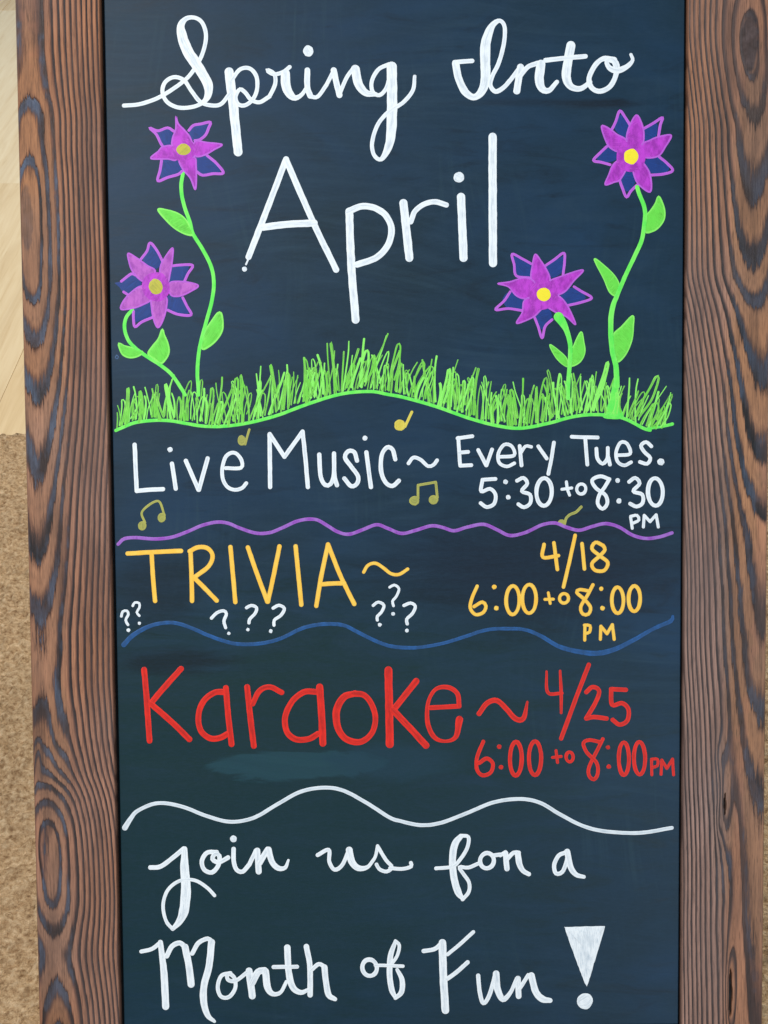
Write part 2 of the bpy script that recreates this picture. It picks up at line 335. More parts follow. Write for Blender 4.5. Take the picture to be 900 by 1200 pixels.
# knots and rings: the board is cut lengthways through a wandering stem, so the rings open into arches and eyes
def smooth_interp(y, pts):
    a = np.array(sorted(pts), float); v = np.interp(y, a[:, 0], a[:, 1]); out = np.zeros_like(v); s = 0
    for k in range(-3, 4):
        wgt = math.exp(-(k / 2.0) ** 2); out += wgt * np.interp(y + k * 6, a[:, 0], a[:, 1]); s += wgt
    return out / s
def post(name, x0, x1, side, mat, radii, axis, hh, bumps, knots, blues, cracks, weather):
    ny = 760; nxp = 96; ytop = y_top + .10
    yy = np.linspace(0, ytop, ny); u = np.linspace(0, 1, nxp)
    ca = .0018                                             # softened arrises
    Xg, Yg = np.meshgrid(x0 + u * (x1 - x0), yy)
    # photograph rows these heights came from, used only to lay out the grain
    row = np.interp(yy, [P(450, r)[1] for r in range(1500, -300, -20)], list(range(1500, -300, -20)))
    rowg = np.repeat(row[:, None], nxp, 1)
    off = (Xg - (x0 if side < 0 else x0)) / (x1 - x0) * 98.0
    off = off + 2.4 * (value_noise(Xg * 1000 * .8, rowg, 85, 11 + side) - .5) + 1.5 * (value_noise(Xg * 1000 * 2, rowg, 30, 21 + side) - .5) * np.clip(1.3 - np.abs(Xg - (x0 if side < 0 else x1)) / .06, .15, 1)
    ax = smooth_interp(rowg, axis); h = smooth_interp(rowg, hh)
    d = np.sqrt((off - ax) ** 2 + h ** 2)
    f = np.interp(d, [0, radii[1] * .78] + list(radii[1:]), [.2, .52] + list(range(1, len(radii))))
    for (bx, by, sx, sy, A) in bumps: f = f + A * np.exp(-((off - bx) / sx) ** 2 - ((rowg - by) / sy) ** 2)
    def soft(list_):
        m = np.zeros_like(f)
        for (bx, by, sx, sy, A) in list_:
            rr = ((off - bx) / sx) ** 2 + ((rowg - by) / sy) ** 2 + .5 * (value_noise(Xg * 1000, rowg, 7, 31) - .5)
            m = np.maximum(m, A * np.clip((1.15 - rr) / .35, 0, 1))
        return m
    kn, bl, cr = soft(knots), soft(blues), soft(cracks)
    we = np.clip(weather(off, rowg) + .35 * (value_noise(Xg * 1000 * .5, rowg * .35, 30, 41 + side) - .5), 0, 1)   # greyed, weathered stretches
    zz = np.full_like(Xg, PROUD)
    ar = np.clip(1.25 - np.minimum(Xg - x0, x1 - Xg) / .0016, 0, 1)
    ex = np.minimum(Xg - x0, x1 - Xg); zz -= np.where(ex < ca, ca - np.sqrt(np.maximum(0, ca ** 2 - (ca - ex) ** 2)), 0)
    zz += .00035 * (value_noise(Xg * 1000, Yg * 1000, 28, 5) - .5)
    zz -= .003 * cr
    front = np.stack([Xg, Yg, zz], -1).reshape(-1, 3)
    back = np.stack([Xg[:, [0, -1]], Yg[:, [0, -1]], np.full((ny, 2), PROUD - TH)], -1).reshape(-1, 3)
    nF = len(front); ids = np.arange(nF).reshape(ny, nxp); bid = nF + np.arange(2 * ny).reshape(ny, 2)
    faces = np.stack([ids[:-1, :-1], ids[:-1, 1:], ids[1:, 1:], ids[1:, :-1]], -1).reshape(-1, 4).tolist()
    faces += np.stack([bid[:-1, 0], ids[:-1, 0], ids[1:, 0], bid[1:, 0]], -1).tolist()
    faces += np.stack([ids[:-1, -1], bid[:-1, 1], bid[1:, 1], ids[1:, -1]], -1).tolist()
    faces += np.stack([bid[:-1, 1], bid[:-1, 0], bid[1:, 0], bid[1:, 1]], -1).tolist()
    faces += [ids[0, ::-1].tolist() + bid[0].tolist(), ids[-1].tolist() + bid[-1, ::-1].tolist()]
    pad = lambda a: np.concatenate([a.reshape(-1), a[:, [0, -1]].reshape(-1)])
    return mesh_obj(name, np.concatenate([front, back]).tolist(), faces, mat, sign, dict(ring=pad(f), knot=pad(kn), blue=pad(bl), crack=pad(cr), arris=pad(ar), weather=pad(we)))
rad_l = [0, 14, 24, 34, 41, 47, 53, 59, 65, 70.5, 76, 81.5, 87, 92.5, 98, 103, 108, 113, 118, 123, 128, 133, 140]
o = post('frame_post', xl_out, xl_in, -1, M['wood_left'], rad_l,
     [(-300, 14), (0, 14), (120, 14), (250, 10), (420, 16), (470, 17), (590, 11), (725, 12), (870, 12), (985, 17), (1100, 22), (1300, 24)],
     [(-300, 10), (0, 29), (60, 28), (95, 26), (112, 24), (138, 17), (172, 15.5), (186, 12.5), (222, 5), (255, 0), (310, 5), (342, 11), (357, 15), (405, 24), (468, 34), (560, 41), (660, 47), (725, 53), (800, 54), (860, 49), (905, 40), (930, 25), (952, 15), (985, 3), (1050, 11), (1093, 25), (1115, 29), (1137, 25), (1200, 12), (1300, 3), (1500, 30)],
     [(5, 885, 5, 26, -1.1), (14, 990, 5, 30, .3), (30, 850, 8, 60, .5)],
     [(7, 255, 7, 38, .5), (10, 890, 3, 22, .35)],
     [(15, 430, 34, 420, 1), (22, 880, 22, 130, 1), (22, 1100, 22, 110, .9)],
     [], lambda o_, r_: np.clip((r_ - 250) / 900, 0, .22))
o['label'] = 'left pine post with a long knot and arched grain with painted blue sheen'
rad_r = [0, 11, 21, 32, 40, 46, 52.5, 59, 65, 70, 75, 80, 85, 90, 94.5, 98.5, 102.5, 106.5, 110.5, 114, 118, 121.5, 125, 129, 133, 137, 141, 146]
o = post('frame_post', xr_in, xr_out, 1, M['wood_right'], rad_r,
     [(-300, 66), (0, 70), (55, 71), (150, 80), (245, 78), (325, 76), (368, 82), (455, 90), (545, 92), (620, 92), (800, 95), (960, 96), (1300, 96)],
     [(-300, 40), (0, 15), (25, 9), (55, 0), (95, 10), (150, 21), (245, 32), (325, 40), (368, 46), (455, 52), (545, 59), (620, 66), (800, 72), (960, 80.3), (1200, 84), (1400, 88)],
     [(52, 940, 7, 55, -1.9), (44, 965, 4, 22, -1.0), (60, 1165, 7, 60, -2.2), (44, 890, 5, 22, -1.0)],
     [(71, 55, 10.5, 35, .9)],
     [(78, 330, 26, 260, 1), (62, 620, 22, 260, 1), (48, 960, 14, 110, .8), (90, 950, 16, 200, 1)],
     [(51.5, 943, 1.0, 13, 1), (60, 1165, 1.8, 26, 1)], lambda o_, r_: np.clip((r_ - 150) / 450, 0, 1) * np.clip((62 - o_) / 30, .05, .6))
o['label'] = 'right pine post with a dark oval knot and two cracks'

# rails just above and below the picture, and the rear legs that hold the sign up
o = box_obj('frame_rail', (xl_in + .0005, y_top, PROUD - TH), (xr_in - .0005, y_top + .0895, PROUD - .0004), M['wood_right'], sign, .0018)
box_obj('frame_rail', (xl_in + .0005, .006, PROUD - TH), (xr_in - .0005, y_bot, PROUD - .0004), M['wood_right'], sign, .0018)
top_l = Vector((0, y_top + .05, PROUD - TH - .012)); top_w = SIGN @ top_l
foot_w = Vector((0, top_w.y + .42, .009)); foot_l = SINV @ foot_w
ax_l = (foot_l - top_l); Lg = ax_l.length; ang = math.atan2(ax_l.z, -ax_l.y)
for sx in (xl_in + .02, xr_in - .064):
    g = box_obj('rear_leg', (0, -Lg, -.02), (.044, 0, 0), M['wood_left'], sign, .0015)
    g.location = (sx, top_l.y, top_l.z); g.rotation_euler = (-ang, 0, 0)
    hg = box_obj('hinge', (sx + .002, top_l.y - .03, PROUD - TH - .014), (sx + .042, top_l.y + .012, PROUD - TH + .001), M['steel'], sign, .001)

# ---------------------------------------------------------------- marker strokes
Z0 = .00006
class Crop:                         # a patch of the photograph: its corner and its magnification
    def __init__(s, ox, oy, k): s.ox, s.oy, s.k = ox, oy, k
    def __call__(s, x, y): return (s.ox + x / s.k, s.oy + y / s.k)
PEN = .93
def pts(s, crop, w):
    out = []
    for tok in s.split():
        a = [float(q) for q in tok.split(',')]
        x, y = crop(a[0], a[1]); out.append((x, y, PEN * (a[2] if len(a) > 2 else w) / crop.k))
    return out
def catmull(p, closed=False, per=2.2):
    p = np.array(p, float)
    if len(p) == 2:
        n = max(3, int(np.hypot(*(p[1] - p[0])[:2]) / 4)); tt = np.linspace(0, 1, n)[:, None]; return p[0] * (1 - tt) + p[1] * tt
    ext = np.vstack([p[-1:], p, p[:2]]) if closed else np.vstack([2 * p[0] - p[1], p, 2 * p[-1] - p[-2]])
    out = []
    for i in range(1, len(ext) - 2):
        a, b, c, d = ext[i-1:i+3]; n = max(2, int(np.hypot(*(c - b)[:2]) / per))
        for t in np.linspace(0, 1, n, endpoint=False):
            out.append(.5 * (2*b + (c-a)*t + (2*a-5*b+4*c-d)*t*t + (3*b-a-3*c+d)*t**3))
    if not closed: out.append(ext[-2])
    return np.array(out)
ACROSS = np.array([-1, -.86, -.55, 0, .55, .86, 1.0]); HEIGHT = np.array([0, .85, 1.0, 1, 1.0, .85, 0])
class Geo:
    def __init__(s): s.v, s.f, s.ac, s.al, s.sd = [], [], [], [], []
    def ribbon(s, p, closed=False, h=.00010, z=0.0, jitter=.03):
        c = catmull(p, closed)
        seed = random.random() * 50
        if not closed:                                        # round ends
            d0 = c[0] - c[1]; d0 = d0[:2] / (np.hypot(*d0[:2]) + 1e-9); d1 = c[-1] - c[-2]; d1 = d1[:2] / (np.hypot(*d1[:2]) + 1e-9)
            r0, r1 = c[0, 2] / 2, c[-1, 2] / 2
            A = [np.append(c[0, :2] + d0 * r0 * k, c[0, 2] * math.sqrt(1 - k * k)) for k in (.985, .85, .6, .3)]
            B = [np.append(c[-1, :2] + d1 * r1 * k, c[-1, 2] * math.sqrt(1 - k * k)) for k in (.3, .6, .85, .985)]
            c = np.vstack([A, c, B])
        n = len(c)
        tan = np.roll(c[:, :2], -1, 0) - np.roll(c[:, :2], 1, 0)
        if not closed: tan[0] = c[1, :2] - c[0, :2]; tan[-1] = c[-1, :2] - c[-2, :2]
        tan /= (np.hypot(tan[:, 0], tan[:, 1])[:, None] + 1e-9); nor = np.stack([-tan[:, 1], tan[:, 0]], 1)
        al = np.concatenate([[0], np.cumsum(np.hypot(*np.diff(c[:, :2], axis=0).T))])
        wv = 1 + jitter * (np.interp(al, np.arange(0, al[-1] + 9, 4), rng.normal(0, .7, len(np.arange(0, al[-1] + 9, 4)))))
        sh = .02 * np.interp(al, np.arange(0, al[-1] + 9, 5), rng.normal(0, 1, len(np.arange(0, al[-1] + 9, 5))))
        b = len(s.v); m = len(ACROSS)
        for i in range(n):
            w2 = c[i, 2] / 2 * wv[i]; hh = h * min(1, (w2 * 2) / 4.0 + .35)
            for k in range(m):
                q = c[i, :2] + nor[i] * (w2 * ACROSS[k] + sh[i] * w2); x, y = P(q[0], q[1])
                s.v.append((x, y, Z0 + z + 4e-7 * al[i] + hh * HEIGHT[k])); s.ac.append(ACROSS[k]); s.al.append(al[i]); s.sd.append(seed)
        for i in range(n if closed else n - 1):
            j = (i + 1) % n
            for k in range(m - 1): s.f.append((b + i*m + k, b + i*m + k + 1, b + j*m + k + 1, b + j*m + k))
        return s
    def fill(s, p, h=.00010, z=0.0, smooth=True, ac0=.2):
        c = catmull([(q[0], q[1], 0) for q in p], True, 3.0)[:, :2] if smooth else np.array([q[:2] for q in p])
        c = c + rng.normal(0, .12, c.shape); cen = c.mean(0); n = len(c); b = len(s.v); seed = random.random() * 50
        ang_ = random.random() * 3
        for r, hh, a in ((1, 0, 1), (.93, .7, .8), (.55, 1, ac0), (0, 1, 0)):
            ring = c * r + cen * (1 - r) if r else cen[None]
            for q in ring:
                x, y = P(q[0], q[1]); s.v.append((x, y, Z0 + z + h * hh)); s.ac.append(a * .6); s.al.append(q[0] * .8 + q[1]); s.sd.append(seed + .62 * (q[0] * math.cos(ang_) - q[1] * math.sin(ang_)))
        for r in range(2):
            for i in range(n): s.f.append((b + r*n + i, b + (r+1)*n + i, b + (r+1)*n + (i+1) % n, b + r*n + (i+1) % n))
        for i in range(n): s.f.append((b + 2*n + i, b + 3*n, b + 2*n + (i+1) % n))
        return s
    def dot(s, x, y, rx, ry=None, z=0.0):
        ry = ry or rx; n = 10
        return s.fill([(x + rx * math.cos(a) * random.uniform(.94, 1.06), y + ry * math.sin(a) * random.uniform(.94, 1.06)) for a in [2 * math.pi * k / n for k in range(n)]], .00011, z)
    def build(s, name, mat, parent):
        # face winding: make every face look out of the board
        v = np.array(s.v)
        for i, f in enumerate(s.f):
            a, b_, c = v[f[0]], v[f[1]], v[f[2]]
            if np.cross(b_ - a, c - a)[2] < 0: s.f[i] = f[::-1]
        return mesh_obj(name, s.v, s.f, M[mat], parent, dict(across=s.ac, along=s.al, seed=s.sd), True)

def word(label, mat, crop, letters, w=16, name='word'):
    """letters: each one a list of strokes 'x,y[,w] ...'; '@x,y,r[,ry]' a dot, 'O x,y,rx,ry' a ring, '#' a filled shape, 'w=' a pen width"""
    root = empty(name, sign); root['label'] = label
    zl = 0.0
    for L in letters:
        g = Geo(); ww = w; zz = zl
        for st in L.split('|'):
            st = st.strip()
            if st.startswith('w='): k, st = st.split(' ', 1); ww = float(k[2:])
            if st[0] == '@':
                a = [float(q) for q in st[1:].split(',')]; x, y = crop(a[0], a[1]); g.dot(x, y, a[2] / crop.k, (a[3] if len(a) > 3 else a[2]) / crop.k, zz)
            elif st[0] == 'O':
                a = [float(q) for q in st[1:].split(',')]; n = 12; rr = random.uniform(-.05, .05)
                p = [crop(a[0] + a[2] * math.cos(t_ + rr), a[1] + a[3] * math.sin(t_)) + (ww / crop.k * random.uniform(.93, 1.07),) for t_ in [2 * math.pi * k / n - 1.3 for k in range(n)]]
                g.ribbon(p, True, z=zz)
            elif st[0] == '#':
                g.fill(pts(st[1:], crop, 1), .00010, zz)
            else: g.ribbon(pts(st, crop, ww), z=zz)
            zz += .00004
        g.build('letter', mat, root)
        zl = .00002 - zl
    return root
def mark(name, label, mat, crop, strokes, w, jitter=.03):
    g = Geo()
    for i, st in enumerate(strokes): g.ribbon(pts(st, crop, w), z=i * .00004, jitter=jitter)
    o = g.build(name, mat, sign); o['label'] = label; return o

cA = Crop(130, 0, 2.368); cB = Crop(510, 0, 3); cC = Crop(270, 150, 2.727); cD = Crop(120, 120, 5.625); cE = Crop(120, 260, 5.625)
cF = Crop(680, 110, 6.923); cG = Crop(570, 280, 4.2857); cH = Crop(120, 390, 2.647); cI = Crop(450, 390, 2.5); cJ = Crop(130, 490, 4.5)
cK = Crop(300, 470, 3.75); cL = Crop(520, 490, 3.214); cM = Crop(130, 630, 4.5); cN = Crop(320, 630, 4.5); cO = Crop(520, 620, 3.214)
cP = Crop(140, 760, 3.4615); cQ = Crop(380, 760, 3.4615); cR = Crop(540, 770, 3.333); cS = Crop(130, 900, 2.571); cT = Crop(470, 900, 2.571)
cU = Crop(160, 970, 3.214); cV = Crop(440, 970, 3.214); cW = Crop(150, 1070, 3.214); cX = Crop(410, 1070, 2.8125)

# heading
word('white cursive word Spring', 'white', cA, [
  '36,293 80,289 130,272 175,245 213,215 240,178 257,140 264,100 255,66 236,50,12 210,51,14 194,72,22 199,105,30 212,140,32 232,172,32 254,205,30 270,238,28 268,268,20 250,288,12 220,298 185,298 156,283 143,256 150,229 175,214 203,223 224,253 250,284 285,293 308,287 328,262',
  'w=28 328,200 340,300 353,422,26 | w=12 335,222 358,193 385,190 404,213 405,250 392,278 370,293 352,288 346,268 358,248 374,258 388,276 412,284 440,268',
  '440,268 456,232 453,205 434,195,14 452,206 478,200 496,186 | w=28 484,205 486,240 497,262,24 512,272,16 530,262,12 545,240,11',
  'w=17 545,195 545,240 553,266 | w=12 553,268 574,268 598,236 | @548,142,14,16',
  'w=18 618,195 626,230 634,264 | w=12 598,236 618,197 | 634,262 654,216 674,188 | w=26 678,192 688,235 708,258,20 735,262,13',
  'w=12 772,178 742,193 724,225 726,254 745,264 764,245 776,205 | w=30 779,185 780,250 779,350 771,405,24 750,442,13 730,430,12 725,395,12 740,347,12 770,311,12 810,285,12 838,250,12 843,212,10'], 12)
word('white cursive word Into', 'white', cB, [
  'w=17 130,214 68,219 | w=28 72,224 82,275 105,322 135,342,24 163,322,30 177,275,36 176,170,38 188,115,32 206,84,22 228,73,16 244,95,15 242,150,16 224,220,16 202,265,16 194,300,16 212,322,18 240,308,17 268,277,16',
  'w=16 268,277 300,234 | w=26 300,236 293,280 287,320 | w=18 298,268 325,236 360,222 | w=34 372,226 366,280 376,312,28 400,318,20 428,288,16',
  'w=34 477,160 466,220 461,272 478,305,26 512,311,20 545,288,16 | w=18 388,212 460,204 528,198',
  '628,212,26 592,206 562,230 541,275 550,308 580,321 614,304 634,268 637,230,26 620,207,18 602,214,15 612,238,20 640,248,24 674,234 694,212,14 688,192,12'], 19)
word('large white word April', 'white', cC, [
  '178,100 117,260 58,412 | 178,102 268,308 338,453 | w=24 105,317 190,307 268,304 | @45,451,8 | w=6 58,418 50,436',
  'w=27 380,268 386,430 400,613 | w=22 378,266 420,250 465,257 500,284 515,326 502,376 465,415 405,436',
  'w=28 553,240 563,330 572,415 | w=18 576,300 590,266 620,243 655,236 690,246', 'w=28 737,220 745,415 | @730,158,17', 'w=28 838,28 838,230 839,432'], 21)

# flowers
def grow(p, k):
    cx = sum(q[0] for q in p) / len(p); cy = sum(q[1] for q in p) / len(p)
    return [(cx + (q[0] - cx) * k, cy + (q[1] - cy) * k, q[2]) for q in p]
def flower(label, crop, petals, blues, outlines, centre, fillmat='violet', linemat='lilac', lw=20, cmat='yellow', disc=80):
    root = empty('flower_head', sign); root['label'] = label
    for i, b in enumerate(blues): Geo().fill(grow(pts(b, crop, 1), 1.17), z=.00004).build('petal', 'blue', root)['label'] = 'blue petal'
    for i, b in enumerate(outlines): Geo().ribbon(pts(b, crop, lw), z=.00007 + .00002 * i).build('petal_outline', linemat, root)
    g = Geo(); cx, cy = centre[:2]
    g.dot(*crop(cx, cy), disc / crop.k, disc / crop.k, z=.00036); g.build('flower_base', 'violet', root)
    for i, b in enumerate(petals):
        Geo().fill(pts(b, crop, 1), .00010, z=.00012 + .00003 * i).build('petal', fillmat, root)
    for i, b in enumerate(petals):
        q = pts(b, crop, lw * .55); Geo().ribbon(q, True, z=.00020 + .00002 * i).build('petal_outline', linemat, root)
    g = Geo(); g.dot(*crop(*centre[:2]), centre[2] / crop.k, centre[3] / crop.k, z=.00050); g.build('flower_center', cmat, root)
flower('violet flower with long drooping stem below the word Spring', cD,
  ['470,290 462,240 484,175 485,92 500,140 540,182 578,230 588,290', '590,295 620,255 690,265 790,278 740,310 680,345 620,358 588,330', '508,370 530,440 580,500 612,575 620,500 618,420 606,362', '488,378 430,373 320,370 370,322 400,292 480,292'],
  ['455,200 420,175 370,195 385,240 405,278 450,280', '580,195 610,165 690,155 675,205 640,242 605,245', '625,370 690,355 740,400 765,450 700,465 640,460 622,430', '400,390 500,390 515,455 460,485 395,488'],
  ['470,190 430,168 365,188 312,168 355,210 385,270 400,292', '570,185 600,152 650,142 712,131 700,170 680,215 640,247 610,252', '690,350 750,400 798,465 730,470 660,480 620,455', '390,385 380,450 366,518 430,495 500,475 525,455'], (535, 312, 48, 38), 'violet', 'lilac', 20, 'dullyellow', 78)
flower('pale pink violet flower low beside the left post', cE,
  ['170,207 230,240 300,290 348,320 335,380 290,400 240,375 195,320 175,260', '463,172 462,250 445,350 430,400 385,380 382,300 410,240', '445,402 540,395 633,420 580,460 510,490 450,480', '122,576 140,520 190,465 250,425 310,430 322,510 270,545 200,570', '330,505 420,495 420,580 395,660 366,698 340,650 325,570'],
  ['275,240 320,170 370,230 382,270 345,305 298,278', '470,300 555,290 545,350 520,392 440,392 450,340', '430,500 510,498 560,590 490,592 428,562', '210,580 310,528 322,610 260,640 215,650', '92,405 120,398 200,345 245,410 190,462 150,470 120,430'],
  ['255,245 295,192 315,138 360,190 397,262', '465,290 510,285 595,287 565,340 540,395', '530,500 560,560 585,614 500,610 430,582', '205,590 205,640 215,693 260,660 330,630', '125,392 190,343 215,350', '140,462 165,478'], (352, 428, 45, 52), 'pinkviolet', 'lilac', 19, 'dullyellow', 95)
flower('violet flower with bright yellow eye beside the right post', cF,
  ['455,172 495,230 515,310 510,400 470,440 400,440 375,360 400,260', '172,262 240,285 300,330 370,370 380,430 320,470 260,450 215,400', '738,337 690,430 640,500 560,520 500,500 500,410 560,380 630,350', '202,738 230,660 270,570 340,530 400,560 370,620 320,700 280,715', '430,600 500,560 540,600 565,650 578,740 565,798 500,760 450,700'],
  ['335,180 375,230 387,280 368,348 310,312 285,270 300,220', '522,300 560,255 610,245 620,290 600,350 520,398', '150,510 210,440 260,460 315,485 280,530 220,548 165,540', '525,558 600,522 660,525 705,590 690,625 620,637 555,622', '390,635 428,660 438,710 410,760 375,780 345,740 338,690'],
  ['260,282 290,220 321,138 370,200 402,252', '515,282 590,240 668,192 650,250 635,342', '215,428 160,480 107,540 170,555 242,575', '640,510 700,560 750,620 680,650 570,660', '315,690 340,760 375,838 410,790 460,740'], (412, 510, 60, 62), 'violet', 'lilac', 24, 'yellow', 125)
flower('violet flower with yellow eye on a short stem above the grass', cG,
  ['245,77 275,112 300,150 320,200 310,250 260,260 225,200 230,140', '485,156 440,210 390,268 330,280 310,220 370,190', '448,430 400,390 350,370 300,330 340,280 380,300 415,350', '152,424 180,370 190,310 240,290 300,320 270,360 230,395', '57,225 120,215 190,195 240,215 260,270 200,300 150,285 110,240'],
  ['150,95 215,125 227,160 205,195 150,182 140,130', '303,140 350,110 387,95 387,150 340,188 318,172', '380,287 420,253 460,265 490,295 440,327 403,322', '90,310 120,273 188,310 183,348 120,347', '290,335 322,390 300,432 280,447 250,410 248,380'],
  ['225,125 180,100 129,76 140,130 150,185 215,195', '295,135 340,105 389,71 392,120 385,180', '440,240 480,265 529,297 470,320 405,335', '120,265 90,310 46,355 110,350 180,360', '240,390 260,440 280,498 295,440 330,405'], (287, 280, 37, 33), 'violet', 'lilac', 14, 'yellow', 75)
def leaf(crop, p, mat='leaf', z=.0001, lw=3.4):
    root = Geo().fill(pts(p, crop, 1), .00022, z).build('leaf', mat, sign)
    q = pts(p, crop, lw * crop.k * .72); Geo().ribbon(q, True, z=z + .00003).build('leaf_outline', 'leafline', root)
leaf(cD, '367,706 430,712 500,735 545,770 575,820 600,872 550,868 480,830 420,775')
leaf(cE, '660,838 655,780 690,702 730,642 760,602 783,602 793,660 788,720 750,780 700,823')
leaf(cE, '107,801 140,817 190,830 230,847 268,861 225,888 175,893 130,868')
leaf(cE, '395,708 405,740 430,800 438,860 415,908 385,932 340,900 302,870 330,822 370,772')
leaf(cF, '635,832 664,880 684,950 678,1020 640,1078 590,1113 527,1118 532,1000 570,950 610,890', lw=3.0)
leaf(cG, '542,101 600,142 648,192 668,240 655,285 620,268 590,200', lw=2.6)
leaf(cG, '735,386 737,440 729,510 700,578 660,618 632,590 634,490 680,440', lw=2.8)
leaf(cG, '319,531 370,567 403,602 409,642 370,618 340,580', lw=2.4)
leaf(cG, '475,467 489,520 494,570 470,618 424,638 422,590 437,540', lw=2.4)
g = Geo().fill(pts('642,690 668,690 664,790 676,850 690,895 640,905 585,895 604,850 622,790', cG, 1), .0001, .0); g.build('stem_base', 'green', sign)
def stem(*parts, w, z=.00012):
    p = []
    for crop, s in parts: p += pts(s, crop, w * crop.k)
    o = Geo().ribbon(p, z=z).build('stem', 'green', sign)
stem((cD, '531,468 520,540 525,620 545,700 577,790'), (cE, '597,78 660,180 715,290 735,400 722,520 690,640 655,770 635,870 626,1000 632,1075 634,1140'), w=4.7)
stem((cE, '198,580 157,630 146,700 170,778 218,832 290,885 390,950 460,1010 518,1095 545,1140'), w=4.5)
stem((cF, '461,757 480,820 510,890 525,960 520,1050'), (cG, '780,5 745,85 700,180 662,270 632,350,28 624,450,28 632,560,28 650,640,29 655,740,30'), w=5.3, z=.0004)
stem((cG, '362,392,52 385,425,42 402,460,30 420,525,25 420,600,23 412,710,23 410,800,22'), w=5.8, z=.0004)
mark('ground_line', 'wavy green ground line under the drawn grass', 'green', cH, ['42,303 60,295 110,277 200,272 320,290 420,285 530,260 640,220 740,190 830,182 885,191 937,201 1032,228 1138,265 1223,288 1297,296 1382,281 1466,259 1541,254 1615,265 1678,296 1699,302', '1692,297,9 1735,291,9 1768,283,11'], 11)
mark('water_spot', 'small dried water ring beside the left flower', 'drop', cE, ['95,878 106,890 96,903 85,892 94,879'], 7)

# drawn grass: quick up-and-down marker strokes
gl = catmull(pts('42,303 110,277 200,272 320,290 420,285 530,260 640,220 740,190 830,182 885,191 937,201 1032,228 1138,265 1223,288 1297,296 1382,281 1466,259 1541,254 1615,265 1678,296 1699,302', cH, 1))
gx, gy = gl[:, 0], gl[:, 1]
grass = empty('grass_drawing', sign); grass['label'] = 'row of bright green drawn grass blades along the ground line'
tops = [(136, 38), (160, 44), (185, 50), (215, 44), (250, 50), (290, 52), (320, 58), (330, 56), (345, 48), (370, 52), (395, 54), (420, 56), (435, 54), (455, 48), (480, 50), (510, 52), (540, 52), (570, 46), (600, 48), (640, 48), (670, 54), (700, 50), (725, 40), (745, 48), (765, 44), (785, 34)]
tx = [a for a, b in tops]; ty = [b for a, b in tops]
nb = 275
for i in range(nb):
    x = 137 + (i + random.uniform(-.45, .45)) * (783 - 137) / nb
    if random.random() < .25: x += random.uniform(-3, 3)
    x = min(max(x, 136.5), 783)
    yb = float(np.interp(x, gx, gy)) - random.uniform(0, 7)
    ht = float(np.interp(x, tx, ty)) * (random.uniform(.50, .86) if random.random() < .78 else random.uniform(.85, 1.12))
    lean_ = random.gauss(.06, .17) + (.28 if 395 < x < 500 else 0) * random.random() + (.35 if x > 735 else 0)
    wd = random.choice([1.3, 1.5, 1.7, 1.9, 2.2, 2.9]); bend = random.uniform(-1.8, 1.8)
    dx = min(lean_ * ht, 786 - x); yt = yb - ht
    p = [(x, yb, wd), (x + dx * .3 + bend, yb - ht * .38, wd * .95), (x + dx * .72 + bend, yb - ht * .76, wd * .9), (x + dx, yt, wd * random.uniform(.7, 1.1))]
    if random.random() < .34:                              # the pen comes back down
        ww = random.uniform(2.5, 6); k = random.uniform(.75, 1.0)
        p += [(x + dx + ww * .6, yt + 1.5, wd * .9), (x + dx * .6 + ww, yb - ht * (1 - .55 * k), wd * .9), (x + ww * 1.15, yb - ht * (1 - k) - 1, wd)]
    Geo().ribbon(p, z=.00003 * (i % 6), h=.00009).build('grass_blade', 'blade' if random.random() < .62 else 'leafline', grass)

# live music
word('white word Live', 'white', cJ, ['w=24 125,140 130,260 136,380 | 136,384 200,378 275,374', '322,240 342,372 | @312,166,14', '395,225 462,378 | 464,378 510,212', 'w=21 605,264 685,262 690,225 665,190 635,183 605,205 588,260 590,320 615,363 655,378 692,368 714,343'], 24)
word('white word Music', 'white', cK, ['62,378 60,148 | 60,145 125,245 | 125,245 205,134 | 205,135 218,260 228,378', '278,235 284,330 304,368 328,364 342,322 343,230 | 343,300 347,340 356,370', '444,262 432,224 406,220 391,248 420,290 449,332 443,364 418,374 388,340', '485,225 505,378 | @479,163,11', '612,256 600,213 575,204 552,240 550,308 570,358 600,373 628,350'], 20)
word('white tilde after Music', 'white', cK, ['670,274 692,248 724,258 756,286 780,280 796,260'], 17)
word('white word Every', 'white', cL, ['55,74 58,126 62,178 | 52,76 108,68 | 58,130 92,127 | 62,179 104,177', '130,120 160,178 | 161,178 182,118', 'w=14 210,146 265,140 256,106 228,100 206,132 209,168 238,182 266,170', '286,105 293,178 | w=13 290,132 308,106 330,108', '356,106 388,152 | 415,92 406,150 394,210'], 15)
word('white word Tues with a full stop', 'white', cL, ['482,70 530,72 580,73 | 533,76 541,175', '575,115 579,152 598,172 616,152 618,112 | 618,140 626,175', 'w=14 652,140 702,134 690,96 666,92 649,128 655,164 680,178 706,166', '782,106 762,90 743,104 756,128 778,150 766,172 739,165', '@818,165,13'], 15)
word('white time 5:30', 'white', cL, ['195,229 146,232 | 146,232 141,276 174,266 195,288 190,322 162,335 139,320', '@233,240,9 | @243,298,9', '276,236 300,225 315,246 294,275 325,288 326,320 302,336 281,324', 'O378,278,29,52'], 15)
word('small white word to between the times', 'white', cL, ['462,240 466,268 474,290 | 445,268 482,263', 'O518,267,17,19'], 12)
word('white time 8:30', 'white', cL, ['624,230 590,219 559,234 574,264 609,290 616,322 598,342 580,322 586,290 606,260 624,230', '@655,235,9 | @660,312,10', '698,240 721,225 738,246 714,275 748,288 749,320 726,333 702,322', 'O797,278,28,52'], 15)
word('small white letters PM', 'white', cL, ['704,372 710,415 | 704,370 728,366 735,384 712,396', '752,410 755,366 | 755,366 777,390 | 777,390 800,364 | 800,364 808,410'], 12)
